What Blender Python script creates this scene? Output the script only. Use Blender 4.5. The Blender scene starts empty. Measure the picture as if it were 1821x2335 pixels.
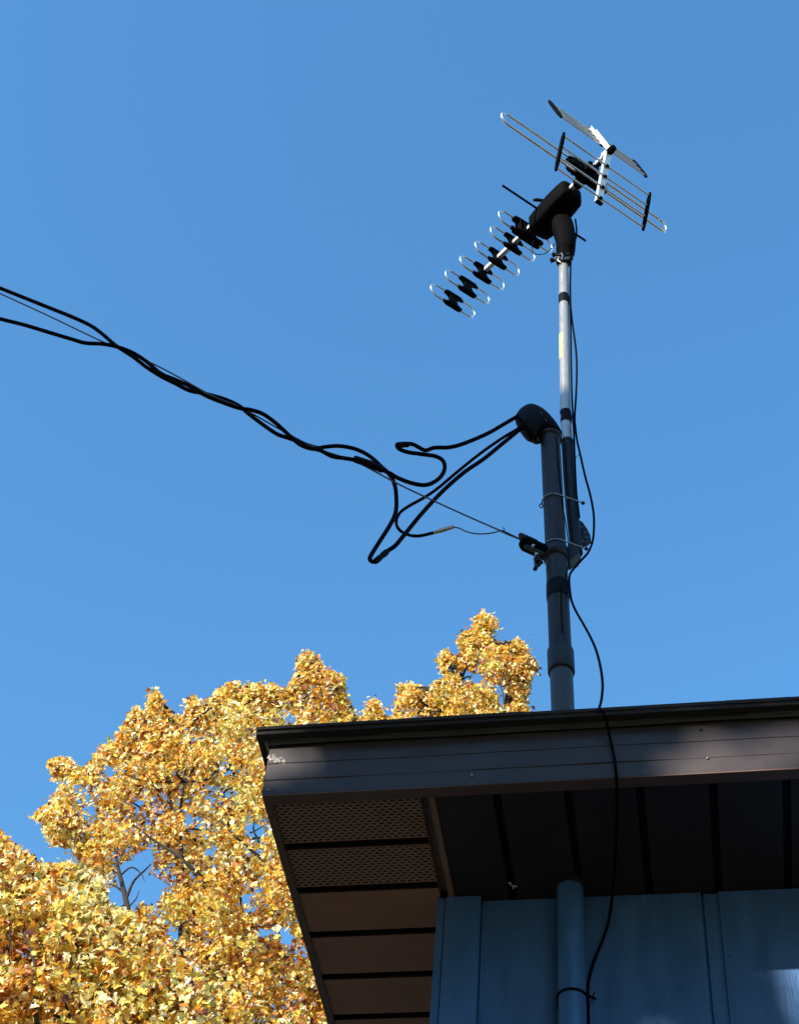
import bpy, math, random
import numpy as np
from mathutils import Vector, Matrix
SC = bpy.context.scene
COL = SC.collection
random.seed(7)
rng = np.random.default_rng(7)
PI = math.pi

# ------------------------------------------------------------------ camera
PW, PH, FPX = 1821.0, 2335.0, 3884.5
PITCH, ROLL, YAW = 0.8982627, 0.1118191, -0.2371259
CAM = Vector((0, 0, 1.6))
_f = Vector((math.sin(YAW)*math.cos(PITCH), math.cos(YAW)*math.cos(PITCH), math.sin(PITCH)))
_r = Vector((math.cos(YAW), -math.sin(YAW), 0))
_u = _r.cross(_f)
CR = (math.cos(ROLL)*_r + math.sin(ROLL)*_u)
CU = (-math.sin(ROLL)*_r + math.cos(ROLL)*_u)
cd = bpy.data.cameras.new('camera')
cam = bpy.data.objects.new('camera', cd)
COL.objects.link(cam)
cam.matrix_world = Matrix(((CR.x, CU.x, -_f.x, CAM.x), (CR.y, CU.y, -_f.y, CAM.y), (CR.z, CU.z, -_f.z, CAM.z), (0, 0, 0, 1)))
cd.sensor_fit = 'VERTICAL'
cd.sensor_height = 24.0
cd.lens = 24.0*FPX/PH
cd.clip_start = 0.05
cd.clip_end = 2000
SC.camera = cam

# ------------------------------------------------------------------ light
SUN_EL, SUN_AZ = math.radians(26.0), math.radians(30.0)     # azimuth: to the left of straight behind the viewer
SUND = Vector((-math.sin(SUN_AZ)*math.cos(SUN_EL), -math.cos(SUN_AZ)*math.cos(SUN_EL), math.sin(SUN_EL)))
w = bpy.data.worlds.new('World')
SC.world = w
w.use_nodes = True
nt = w.node_tree
nt.nodes.clear()
sky = nt.nodes.new('ShaderNodeTexSky')
sky.sky_type = 'NISHITA'
sky.sun_disc = False
sky.sun_elevation = SUN_EL
sky.sun_rotation = math.radians(180.0)+SUN_AZ
sky.altitude = 200
sky.air_density = 2.1
sky.dust_density = 0.9
sky.ozone_density = 10.0
bg = nt.nodes.new('ShaderNodeBackground')
bg.inputs['Strength'].default_value = 0.15
wo = nt.nodes.new('ShaderNodeOutputWorld')
hs = nt.nodes.new('ShaderNodeHueSaturation')
hs.inputs['Hue'].default_value = .4970
hs.inputs['Saturation'].default_value = 1.06
nt.links.new(sky.outputs[0], hs.inputs['Color'])
nt.links.new(hs.outputs[0], bg.inputs['Color'])
nt.links.new(bg.outputs[0], wo.inputs['Surface'])
sl = bpy.data.lights.new('sun', 'SUN')
sl.energy = 5.0
sl.angle = math.radians(0.53)
sl.color = (1.0, 0.93, 0.82)
so = bpy.data.objects.new('sun', sl)
COL.objects.link(so)
so.rotation_euler = SUND.to_track_quat('Z', 'Y').to_euler()
SC.view_settings.view_transform = 'Standard'
SC.view_settings.look = 'None'
SC.view_settings.exposure = 0.91
SC.view_settings.gamma = 1.0

# ------------------------------------------------------------------ helpers
def ray(px, py):
    return CR*((px-PW/2)/FPX) + CU*((PH/2-py)/FPX) + _f
def on_y(px, py, y):
    d = ray(px, py)
    return CAM + d*((y-CAM.y)/d.y)
def on_z(px, py, z):
    d = ray(px, py)
    return CAM + d*((z-CAM.z)/d.z)
def on_x(px, py, x):
    d = ray(px, py)
    return CAM + d*((x-CAM.x)/d.x)

class MB:
    def __init__(s):
        s.v = []; s.f = []; s.sm = []
    def add(s, vs, fs, smooth=False):
        o = len(s.v)
        s.v += [tuple(p) for p in vs]
        s.f += [tuple(i+o for i in f) for f in fs]
        s.sm += [smooth]*len(fs)
        return s
    def box(s, a, b):
        x0, y0, z0 = [min(p, q) for p, q in zip(a, b)]
        x1, y1, z1 = [max(p, q) for p, q in zip(a, b)]
        v = [(x0,y0,z0),(x1,y0,z0),(x1,y1,z0),(x0,y1,z0),(x0,y0,z1),(x1,y0,z1),(x1,y1,z1),(x0,y1,z1)]
        return s.add(v, [(0,3,2,1),(4,5,6,7),(0,1,5,4),(1,2,6,5),(2,3,7,6),(3,0,4,7)])
    def obox(s, c, ax, ay, az, bev=0.0):
        """oriented box, half-axis vectors; bev chamfers the long edges a little"""
        c = Vector(c); ax = Vector(ax); ay = Vector(ay); az = Vector(az)
        if bev <= 0:
            v = [c+sx*ax+sy*ay+sz*az for sz in (-1, 1) for sx, sy in ((-1,-1),(1,-1),(1,1),(-1,1))]
            return s.add(v, [(0,3,2,1),(4,5,6,7),(0,1,5,4),(1,2,6,5),(2,3,7,6),(3,0,4,7)])
        k = 1-bev
        ring = []
        for sx, sy in ((-1,-1),(1,-1),(1,1),(-1,1)):
            if sx*sy > 0: ring += [(sx, sy*k), (sx*k, sy)] if sx*sy > 0 else []
            else: ring += [(sx*k, sy), (sx, sy*k)]
        levels = [(-1, 1-bev*.9), (-1+bev, 1), (1-bev, 1), (1, 1-bev*.9)]
        v = []
        for lz, ls in levels:
            v += [c+ls*(rx*ax+ry*ay)+lz*az for rx, ry in ring]
        n = 8; f = []
        for L in range(3):
            for i in range(n):
                j = (i+1) % n
                f.append((L*n+i, L*n+j, (L+1)*n+j, (L+1)*n+i))
        f.append(tuple(range(n-1, -1, -1))); f.append(tuple(3*n+i for i in range(n)))
        return s.add(v, f)
    def tube(s, pts, r, n=10, caps=True, closed=False, smooth=True):
        pts = [Vector(p) for p in pts]
        m = len(pts)
        rs = r if isinstance(r, (list, tuple)) else [r]*m
        tang = []
        for i in range(m):
            if closed: t = pts[(i+1) % m]-pts[i-1]
            else: t = pts[min(i+1, m-1)]-pts[max(i-1, 0)]
            if t.length < 1e-9: t = Vector((0, 0, 1))
            tang.append(t.normalized())
        ref = Vector((0, 0, 1)) if abs(tang[0].z) < .9 else Vector((1, 0, 0))
        a = tang[0].cross(ref).normalized()
        v = []
        for i in range(m):
            a = (a - tang[i]*a.dot(tang[i]))
            a.normalize()
            b = tang[i].cross(a)
            for k in range(n):
                q = 2*PI*k/n
                v.append(pts[i]+rs[i]*(math.cos(q)*a+math.sin(q)*b))
        f = []
        for i in range(m if closed else m-1):
            i2 = (i+1) % m
            for k in range(n):
                k2 = (k+1) % n
                f.append((i*n+k, i*n+k2, i2*n+k2, i2*n+k))
        s.add(v, f, smooth)
        if caps and not closed:
            s.add(v[:n], [tuple(range(n-1, -1, -1))]); s.add(v[-n:], [tuple(range(n))])
        return s
    def build(s, name, mat, parent=None):
        me = bpy.data.meshes.new(name)
        org = Vector((0, 0, 0))
        me.from_pydata(s.v, [], s.f)
        me.polygons.foreach_set('use_smooth', s.sm)
        me.update()
        o = bpy.data.objects.new(name, me)
        COL.objects.link(o)
        me.materials.append(mat)
        if parent is not None:
            o.parent = parent
            o.matrix_parent_inverse = parent.matrix_world.inverted()
        return o

def tag(o, label=None, cat=None, group=None, kind=None):
    if label: o['label'] = label
    if cat: o['category'] = cat
    if group: o['group'] = group
    if kind: o['kind'] = kind
    return o
def empty(name, loc, label, cat, group=None):
    o = bpy.data.objects.new(name, None)
    COL.objects.link(o)
    o.location = loc
    o.matrix_world = Matrix.Translation(Vector(loc))
    o.empty_display_size = .1
    return tag(o, label, cat, group)
def spline(pts, k=8):
    P = [Vector(p) for p in pts]
    P = [2*P[0]-P[1]]+P+[2*P[-1]-P[-2]]
    out = []
    for i in range(1, len(P)-2):
        p0, p1, p2, p3 = P[i-1:i+3]
        for j in range(k):
            t = j/k
            out.append(.5*((2*p1)+(p2-p0)*t+(2*p0-5*p1+4*p2-p3)*t*t+(3*p1-p0-3*p2+p3)*t**3))
    out.append(P[-2])
    return out

# ------------------------------------------------------------------ materials
def mat(name, col, rough=.5, metal=0.0, spec=.5, noise=0.0, nscale=20, bump=0.0, bscale=60, stretch=(1, 1, 1), rvar=0.0):
    m = bpy.data.materials.new(name)
    m.use_nodes = True
    nt = m.node_tree
    b = nt.nodes['Principled BSDF']
    b.inputs['Base Color'].default_value = (*col, 1)
    b.inputs['Roughness'].default_value = rough
    b.inputs['Metallic'].default_value = metal
    b.inputs['Specular IOR Level'].default_value = spec
    tc = nt.nodes.new('ShaderNodeTexCoord')
    mp = nt.nodes.new('ShaderNodeMapping')
    mp.inputs['Scale'].default_value = stretch
    nt.links.new(tc.outputs['Object'], mp.inputs['Vector'])
    if noise > 0 or rvar > 0:
        n = nt.nodes.new('ShaderNodeTexNoise')
        n.inputs['Scale'].default_value = nscale
        n.inputs['Detail'].default_value = 6
        nt.links.new(mp.outputs[0], n.inputs['Vector'])
        if noise > 0:
            r = nt.nodes.new('ShaderNodeMapRange')
            r.inputs['From Min'].default_value = .3; r.inputs['From Max'].default_value = .7
            r.inputs['To Min'].default_value = 1-noise; r.inputs['To Max'].default_value = 1+noise
            nt.links.new(n.outputs['Fac'], r.inputs['Value'])
            mx = nt.nodes.new('ShaderNodeMix'); mx.data_type = 'RGBA'; mx.blend_type = 'MULTIPLY'
            mx.inputs['Factor'].default_value = 1
            mx.inputs['A'].default_value = (*col, 1)
            nt.links.new(r.outputs[0], mx.inputs['B'])
            nt.links.new(mx.outputs['Result'], b.inputs['Base Color'])
        if rvar > 0:
            r2 = nt.nodes.new('ShaderNodeMapRange')
            r2.inputs['From Min'].default_value = .3; r2.inputs['From Max'].default_value = .7
            r2.inputs['To Min'].default_value = max(rough-rvar, .05); r2.inputs['To Max'].default_value = min(rough+rvar, 1)
            nt.links.new(n.outputs['Fac'], r2.inputs['Value'])
            nt.links.new(r2.outputs[0], b.inputs['Roughness'])
    if bump > 0:
        n2 = nt.nodes.new('ShaderNodeTexNoise')
        n2.inputs['Scale'].default_value = bscale
        n2.inputs['Detail'].default_value = 5
        nt.links.new(mp.outputs[0], n2.inputs['Vector'])
        bp = nt.nodes.new('ShaderNodeBump')
        bp.inputs['Strength'].default_value = bump
        bp.inputs['Distance'].default_value = .004
        nt.links.new(n2.outputs['Fac'], bp.inputs['Height'])
        nt.links.new(bp.outputs[0], b.inputs['Normal'])
    return m

M_RUB = mat('black_rubber', (.0015, .0015, .004), .7, spec=.05, noise=.3, nscale=40)
M_PLA = mat('black_plastic', (.0012, .0012, .0016), .75, spec=.04, noise=.2, nscale=60)
M_ALU = mat('bright_aluminium', (.86, .87, .88), .28, metal=.9, noise=.06, nscale=90, rvar=.08)
M_ARM = mat('satin_aluminium', (.85, .87, .9), .42, metal=.55, noise=.08, nscale=60)
M_ROD = mat('rod_metal', (.72, .71, .70), .36, metal=1.0, noise=.1, nscale=80)
M_MAST = mat('galvanised_mast', (.44, .41, .37), .25, metal=.5, spec=.8, noise=.07, nscale=30, rvar=.1, stretch=(6, 6, .6))
M_TUBE = mat('old_steel_tube', (.010, .011, .016), .5, metal=.1, spec=.22, noise=.3, nscale=30, bump=.15, stretch=(5, 5, 1))
M_PIPE = mat('weathered_conduit', (.026, .023, .025), .5, metal=.1, spec=.22, noise=.85, nscale=18, bump=.5, bscale=70, stretch=(4, 4, .5), rvar=.12)
M_PIPEL = mat('grey_conduit', (.050, .054, .064), .45, metal=.1, spec=.3, noise=.4, nscale=10, bump=.1, bscale=70, stretch=(4, 4, .5), rvar=.08)
M_HEAD = mat('cast_weatherhead', (.0025, .0025, .003), .6, metal=0, spec=.09, noise=.3, nscale=50, bump=.2)
M_BLUE = mat('blue_painted_pipe', (.048, .140, .33), .38, noise=.12, nscale=20, bump=.08, stretch=(2, 2, .6), rvar=.08)
M_ZINC = mat('zinc_bolt', (.35, .33, .31), .38, metal=.9, noise=.2, nscale=80)
M_DSTL = mat('dark_steel', (.014, .015, .02), .5, metal=.3, spec=.3, noise=.35, nscale=60, bump=.2)
M_TAPE = mat('black_tape', (.0025, .0025, .005), .55, spec=.08, noise=.2, bump=.2, bscale=90)
M_YEL = mat('yellow_sticker', (.66, .66, .16), .4, noise=.1, nscale=120)
M_CONN = mat('tin_connector', (.55, .52, .46), .4, metal=.7, noise=.2, nscale=60)
M_WIRE = mat('bare_wire', (.10, .11, .13), .4, metal=.8, noise=.2, nscale=200)
M_FAS = mat('brown_fascia_metal', (.042, .031, .030), .43, spec=.38, noise=.10, nscale=9, bump=.05, bscale=14, rvar=.07)
M_DRIP = mat('drip_edge_metal', (.10, .088, .082), .35, spec=.5, metal=.2, noise=.15, nscale=20)
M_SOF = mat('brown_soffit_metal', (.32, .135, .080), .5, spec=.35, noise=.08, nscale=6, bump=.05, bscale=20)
M_SOFD = mat('front_soffit_shaded', (.034, .021, .018), .5, spec=.3, noise=.12, nscale=8, bump=.05, bscale=20)  # shaded copy of the soffit brown; the front's dimness is in the colour
M_SOFG = mat('groove_shade_brown', (.030, .018, .014), .6, spec=.2)  # darker brown that paints recess shade into the soffit grooves
M_RET = mat('fascia_return_metal', (.13, .07, .05), .45, spec=.35, noise=.1, nscale=12)
M_SOFE = mat('soffit_trim_metal', (.24, .125, .085), .45, spec=.4, noise=.1, nscale=12)
M_SHIN = mat('asphalt_shingle', (.022, .018, .017), .9, noise=.5, nscale=260, bump=.6, bscale=400)
M_GRIME = mat('pale_flaked_paint', (.55, .5, .45), .7, noise=.5, nscale=200, bump=.5)
M_BARK = mat('dark_bark', (.022, .016, .014), .9, noise=.4, nscale=30, bump=.6, bscale=50, stretch=(3, 3, .7))

def wall_mat():
    m = mat('blue_wood_siding', (.050, .142, .34), .42, spec=.5, noise=.16, nscale=7, stretch=(3, 3, .7), rvar=.1)
    nt = m.node_tree; b = nt.nodes['Principled BSDF']
    tc = nt.nodes.new('ShaderNodeTexCoord'); mp = nt.nodes.new('ShaderNodeMapping')
    mp.inputs['Scale'].default_value = (1, 1, .06)
    nt.links.new(tc.outputs['Object'], mp.inputs['Vector'])
    n = nt.nodes.new('ShaderNodeTexNoise'); n.inputs['Scale'].default_value = 260; n.inputs['Detail'].default_value = 4
    nt.links.new(mp.outputs[0], n.inputs['Vector'])
    n2 = nt.nodes.new('ShaderNodeTexNoise'); n2.inputs['Scale'].default_value = 30; n2.inputs['Detail'].default_value = 3
    nt.links.new(tc.outputs['Object'], n2.inputs['Vector'])
    # chalky fading and rain streaks in the paint itself
    mp2 = nt.nodes.new('ShaderNodeMapping'); mp2.inputs['Scale'].default_value = (14, 14, 1.1)
    nt.links.new(tc.outputs['Object'], mp2.inputs['Vector'])
    n3 = nt.nodes.new('ShaderNodeTexNoise'); n3.inputs['Scale'].default_value = 1.6; n3.inputs['Detail'].default_value = 8; n3.inputs['Roughness'].default_value = .65
    nt.links.new(mp2.outputs[0], n3.inputs['Vector'])
    r3 = nt.nodes.new('ShaderNodeMapRange'); r3.inputs['From Min'].default_value = .48; r3.inputs['From Max'].default_value = .75; r3.inputs['To Max'].default_value = .35
    nt.links.new(n3.outputs['Fac'], r3.inputs['Value'])
    m3 = nt.nodes.new('ShaderNodeMix'); m3.data_type = 'RGBA'
    src_ = b.inputs['Base Color'].links[0].from_socket
    nt.links.new(r3.outputs[0], m3.inputs['Factor']); nt.links.new(src_, m3.inputs['A']); m3.inputs['B'].default_value = (.10, .17, .27, 1)
    nt.links.new(m3.outputs['Result'], b.inputs['Base Color'])
    ad = nt.nodes.new('ShaderNodeMath'); ad.operation = 'ADD'
    nt.links.new(n.outputs['Fac'], ad.inputs[0]); nt.links.new(n2.outputs['Fac'], ad.inputs[1])
    bp = nt.nodes.new('ShaderNodeBump'); bp.inputs['Strength'].default_value = .3; bp.inputs['Distance'].default_value = .003
    nt.links.new(ad.outputs[0], bp.inputs['Height']); nt.links.new(bp.outputs[0], b.inputs['Normal'])
    return m
M_WALL = wall_mat()

def vent_mat():
    m = mat('perforated_soffit_metal', (.10, .055, .037), .5, spec=.35)
    nt = m.node_tree; b = nt.nodes['Principled BSDF']
    tc = nt.nodes.new('ShaderNodeTexCoord'); sp = nt.nodes.new('ShaderNodeSeparateXYZ')
    nt.links.new(tc.outputs['Object'], sp.inputs[0])
    def M(op, a, b_=None):
        q = nt.nodes.new('ShaderNodeMath'); q.operation = op
        for i, x in enumerate((a, b_)):
            if x is None: continue
            if isinstance(x, (int, float)): q.inputs[i].default_value = x
            else: nt.links.new(x, q.inputs[i])
        return q.outputs[0]
    PX, PY = 0.0165, 0.0085                  # slot spacing: staggered rows of short slits
    yy = M('DIVIDE', sp.outputs['Y'], PY)
    row = M('FLOOR', yy); fy = M('SUBTRACT', M('SUBTRACT', yy, row), .5)
    xx = M('ADD', M('DIVIDE', sp.outputs['X'], PX), M('MULTIPLY', row, .5))
    fx = M('SUBTRACT', M('FRACT', xx), .5)
    d = M('ADD', M('DIVIDE', M('ABSOLUTE', fx), .47), M('DIVIDE', M('ABSOLUTE', fy), .46))
    hole = M('LESS_THAN', d, 1.0)
    mx = nt.nodes.new('ShaderNodeMix'); mx.data_type = 'RGBA'
    nt.links.new(hole, mx.inputs['Factor'])
    mx.inputs['A'].default_value = (.36, .17, .11, 1); mx.inputs['B'].default_value = (.006, .004, .004, 1)
    nt.links.new(mx.outputs['Result'], b.inputs['Base Color'])
    bp = nt.nodes.new('ShaderNodeBump'); bp.inputs['Strength'].default_value = .6; bp.inputs['Distance'].default_value = .003
    bp.invert = True
    nt.links.new(M('MINIMUM', M('SUBTRACT', 1.6, d), 1.0), bp.inputs['Height']); nt.links.new(bp.outputs[0], b.inputs['Normal'])
    return m
M_VENT = vent_mat()

def leaf_mat(name, stops, trans=.32):
    m = bpy.data.materials.new(name); m.use_nodes = True
    nt = m.node_tree; nt.nodes.clear()
    at = nt.nodes.new('ShaderNodeAttribute'); at.attribute_name = 'leaf_tint'
    cr = nt.nodes.new('ShaderNodeValToRGB')
    el = cr.color_ramp.elements
    while len(el) < len(stops): el.new(.5)
    for e, (p, c) in zip(el, stops): e.position = p; e.color = (*c, 1)
    nt.links.new(at.outputs['Fac'], cr.inputs['Fac'])
    d = nt.nodes.new('ShaderNodeBsdfPrincipled'); d.inputs['Roughness'].default_value = .38
    d.inputs['Specular IOR Level'].default_value = .5
    t = nt.nodes.new('ShaderNodeBsdfTranslucent')
    mx = nt.nodes.new('ShaderNodeMixShader'); mx.inputs[0].default_value = trans
    nt.links.new(cr.outputs[0], d.inputs['Base Color']); nt.links.new(cr.outputs[0], t.inputs['Color'])
    nt.links.new(d.outputs[0], mx.inputs[1]); nt.links.new(t.outputs[0], mx.inputs[2])
    o = nt.nodes.new('ShaderNodeOutputMaterial'); nt.links.new(mx.outputs[0], o.inputs[0])
    return m
M_LEAF = leaf_mat('autumn_leaf', [(0.0, (.05, .014, .007)), (.18, (.20, .05, .012)), (.34, (.54, .17, .02)), (.50, (.84, .44, .04)), (.64, (.88, .62, .11)), (.78, (.70, .60, .10)), (.88, (.30, .33, .07)), (.94, (.86, .74, .28)), (1.0, (.94, .86, .58))])
M_LEAFG = leaf_mat('shade_tree_leaf', [(0.0, (.05, .08, .02)), (.5, (.10, .12, .03)), (1.0, (.22, .16, .04))], .1)

# ------------------------------------------------------------------ ground
g = MB()
N = 40
gs = [(-1)**(i < 0)*abs(i)**2*.5 for i in range(-N//2, N//2+1)]
gv = [(x, y, 0.0) for y in gs for x in gs]
gf = [(j*(N+1)+i, j*(N+1)+i+1, (j+1)*(N+1)+i+1, (j+1)*(N+1)+i) for j in range(N) for i in range(N)]
g.add(gv, gf)
M_GR = mat('leaf_strewn_lawn', (.20, .15, .07), .95, noise=.6, nscale=1.7, bump=.8, bscale=9)
tag(g.build('ground', M_GR), kind='structure')

# ------------------------------------------------------------------ house
ZS = 4.0                 # soffit
YW, YF = 2.945, 2.577    # wall face, fascia face
XC = -.509               # wall corner
XL = -.849               # left eave edge
XR, YB = 9.0, 10.0
house = empty('house', (4.0, 6.5, 0), 'house corner with blue wood siding, brown soffit and dark brown fascia under the mast', 'house')
HX1, HY1 = XR+.34, YB+.34
b = MB()
# siding: recessed backing, then panels proud of it
b.box((XC+.02, YW+.012, 0), (XR-.02, YB, ZS-.002))
wall = b.build('wall', M_WALL, house)
seams = []
x = .0405
while x < XR: seams.append(x); x += .4715
prev = XC+.0805
pn = MB()
for sx in seams:
    c0 = .004
    pn.box((prev, YW, 0), (sx, YW+.0125, ZS-.003))
    # rounded meeting edge left of the shadow joint
    prev = sx+.037
pn.box((prev, YW, 0), (XR-.1, YW+.0125, ZS-.003))
for xx in [sx-.012 for sx in seams[:6]]+[sx+.049 for sx in seams[:6]]:
    for k in range(24):
        z = .2+k*.203+random.uniform(-.03, .03)
        if z > 3.97: continue
        yy = YW-.0003
        pn.tube([(xx+random.uniform(-.004, .004), yy, z), (xx, yy-.0007, z)], .0026, 8)
pn.build('siding_panel', M_WALL, house)
bt = MB()
for sx in seams:
    bt.box((sx+.0055, YW+.005, 0), (sx+.0365, YW+.0124, ZS-.004))
bt.build('siding_groove_strip', M_WALL, house)
cb = MB()
cb.box((XC+.002, YW-.019, 0), (XC+.0785, YW-.0005, ZS-.003))
cb.build('corner_board', M_WALL, house)
cb = MB()
cb.box((XC-.017, YW-.015, 0), (XC-.0005, YW+.085, ZS-.003))
cb.build('corner_board', M_WALL, house)
sw = MB()
sw.box((XC, YW+.0855, 0), (XC+.015, YB, ZS-.003))
sw.build('siding_panel', M_WALL, house)

# fascia: folded metal with two ribs, front (along X) and left (along Y)
prof = [(0, 4.0), (0, 4.039), (-.0014, 4.0405), (-.0014, 4.0425), (0, 4.044), (0, 4.086), (-.0014, 4.0875), (-.0014, 4.0895), (0, 4.091), (0, 4.136), (.004, 4.139)]
def fascia(front):
    f = MB(); n = 260 if front else 60
    L0, L1 = (XL, HX1) if front else (YF, HY1)
    vs = []
    for i in range(n+1):
        t = (i/n)**1.8
        p = L0+(L1-L0)*t
        wob = .0010*math.sin(p*9.1)+.0005*math.sin(p*23+1)+.0002*math.sin(p*57)
        for k, (d, z) in enumerate(prof):
            dz = 0.0012*math.sin(p*5.3) if k in (0,) else 0
            dd = d+wob*(1 if 1 < k < 9 else .3)
            vs.append((p, YF+dd, z+dz) if front else (XL+dd, p, z+dz))
    m = len(prof)
    fs = [(i*m+k, (i+1)*m+k, (i+1)*m+k+1, i*m+k+1) for i in range(n) for k in range(m-1)]
    f.add(vs, fs)
    # return leg under the fascia, and a board behind it
    if front:
        f.box((XL+.02, YF+.004, 4.003), (HX1, YF+.02, 4.15))
    else:
        f.box((XL+.004, YF+.021, 4.003), (XL+.019, HY1, 4.15))
    return f.build('fascia', M_FAS, house)
fa = fascia(True); fascia(False)
MB().box((XL+.001, YF+.0005, 3.9975), (HX1, YF+.03, 4.0015)).build('fascia_return', M_RET, fa)
MB().box((XL+.0005, YF+.031, 3.9975), (XL+.017, HY1, 4.0015)).build('fascia_return', M_RET, fa)
# nail heads and dents on the front fascia
for (px, py, rr) in ((1075, 1768, .0028), (1597, 1664, .0028), (1612, 1729, .003), (1071, 1693, .0022), (612, 1801, .003)):
    p = on_y(px, py, YF-.0005)
    q = MB().tube([p, p+Vector((0, -.0015, 0)), p+Vector((0, -.0022, 0))], [rr, rr, rr*.5], 10)
    q.build('nail', M_ZINC if py > 1700 else M_DSTL, fa)
fl = MB()
for k in range(70):
    px = 612+random.random()*38; py = 1727+(px-612)*.26+random.gauss(0, 3.2)
    p = on_y(px, py, YF-.0006)
    a = random.random()*PI; s_ = random.uniform(.0006, .0019)
    fl.obox(p, (s_*1.7*math.cos(a), 0, s_*1.7*math.sin(a)), (0, .0006, 0), (-s_*.6*math.sin(a), 0, s_*.6*math.cos(a)))
fl.build('flaked_paint', M_GRIME, fa)
# drip edge
def drip(front):
    pr = [(-.004, 4.139), (-.009, 4.141), (-.0045, 4.1445), (-.006, 4.1455), (-.009, 4.1465), (-.012, 4.1475), (.05, 4.1478)]
    f = MB(); n = 80; vs = []
    L0, L1 = (XL-.012, HX1) if front else (YF-.012, HY1)
    for i in range(n+1):
        p = L0+(L1-L0)*(i/n)**1.8
        wz = .0012*math.sin(p*7+.6)+.0009*math.sin(p*17)
        for d, z in pr:
            vs.append((p, YF+d, z+wz) if front else (XL+d, p, z+wz))
    m = len(pr)
    f.add(vs, [(i*m+k, (i+1)*m+k, (i+1)*m+k+1, i*m+k+1) for i in range(n) for k in range(m-1)])
    return f.build('drip_edge', M_DRIP, house)
drip(True); drip(False)
# hip roof
X0, X1, Y0, Y1, SL = XL-.027, HX1+.03, YF-.030, HY1+.03, .30
ym = (Y0+Y1)/2; hh = (ym-Y0)*SL; zt = 4.158
rf = MB()
rv = [(X0,Y0,zt),(X1,Y0,zt),(X1,Y1,zt),(X0,Y1,zt),(X0+(ym-Y0),ym,zt+hh),(X1-(ym-Y0),ym,zt+hh)]
rb = [(x, y, z-.010) for x, y, z in rv[:4]]
rf.add(rv+rb, [(0,1,5,4),(1,2,5),(2,3,4,5),(3,0,4),(0,6,7,1),(1,7,8,2),(2,8,9,3),(3,9,6,0),(6,9,8,7)])
rf.box((X0, Y0-.001, zt+.0003), (X1, Y0+.13, zt+.0082))
x = X0
while x < X1-.1:                              # shingle tabs along the front eave, two layers
    wd = random.uniform(.09, .33); dz = random.uniform(0, .0035)
    rf.box((x+.0006, Y0-random.uniform(.002, .005), zt+.0007), (min(x+wd, X1), Y0+.128, zt+.0086+dz*.5)); x += wd
y = Y0+.14
while y < Y1-.1:
    wd = random.uniform(.09, .33)
    rf.box((X0-random.uniform(.001, .004), y+.0015, zt+.0005), (X0+.1, min(y+wd, Y1), zt+.008+random.uniform(0, .003))); y += wd
rf.build('roof', M_SHIN, house)

# soffit on the left: panels with V grooves, parallel to the front wall
def soffit_panel(x0, x1, y0, y1, g, m, name='soffit_panel', along='x'):
    """flat pan then a recessed groove g wide"""
    q = MB()
    pr = [(y0, ZS), (y0+.004, ZS), (y1-g-.004, ZS), (y1-g, ZS), (y1-g, ZS+.004), (y1-g-.010, ZS+.006), (y1-g-.010, ZS+.026), (y1+.008, ZS+.026), (y1+.008, ZS+.006), (y1, ZS+.004), (y1, ZS+.0)]
    vs = []
    for t in (x0, x1):
        for yy, z in pr: vs.append((t, yy, z) if along == 'x' else (yy, t, z))
    n = len(pr)
    q.add(vs, [(k, k+1, n+k+1, n+k) for k in range(n-1)])
    o = q.build(name, m, house)
    o.data.materials.append(M_SOF if m is M_VENT else m); o.data.materials.append(M_SOFG)      # pan, hem, groove faces coloured darker as recess shade
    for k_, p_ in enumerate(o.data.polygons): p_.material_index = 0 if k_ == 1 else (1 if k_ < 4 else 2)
    return o
SX0, SX1 = XL+.017, -.520
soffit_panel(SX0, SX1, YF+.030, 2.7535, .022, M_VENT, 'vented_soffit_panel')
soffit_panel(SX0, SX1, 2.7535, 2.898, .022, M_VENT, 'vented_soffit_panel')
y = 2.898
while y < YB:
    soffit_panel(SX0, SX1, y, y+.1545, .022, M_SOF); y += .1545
# channel strip between the side and the front soffit
q = MB()
pr = [(-.520, ZS), (-.518, ZS+.014), (-.503, ZS+.014), (-.501, ZS-.003), (-.489, ZS-.003), (-.487, ZS+.004)]
vs = [(a, yy, z) for yy in (YF+.03, YW-.0195) for a, z in pr]
n = len(pr)
q.add(vs, [(k, n+k, n+k+1, k+1) for k in range(n-1)])
q.build('channel_strip', M_SOFE, house)
q = MB(); q.box((-.520, YW-.019, ZS-.001), (XC-.018, YB, ZS+.006)); q.build('soffit_edge_trim', M_SOFE, house)
# front soffit
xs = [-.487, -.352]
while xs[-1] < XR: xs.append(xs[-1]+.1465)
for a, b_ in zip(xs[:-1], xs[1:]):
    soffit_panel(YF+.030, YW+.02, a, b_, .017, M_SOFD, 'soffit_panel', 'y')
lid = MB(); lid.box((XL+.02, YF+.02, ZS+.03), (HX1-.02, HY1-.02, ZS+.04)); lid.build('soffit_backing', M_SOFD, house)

q = MB()
for px, py, a in ((1158, 2013, .3), (1162, 2016, 1.1), (1167, 2019, .7), (1171, 2021, .2), (1169, 2023, 1.5)):
    p = on_z(px, py, ZS-.003)
    q.tube([p, p+Vector((.004*math.cos(a), .003*math.sin(a), -.001)), p+Vector((.007*math.cos(a), .006*math.sin(a), .002))], [.0012, .0022, .0009], 7)
q.build('mud_nest', M_GRIME, house)
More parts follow.
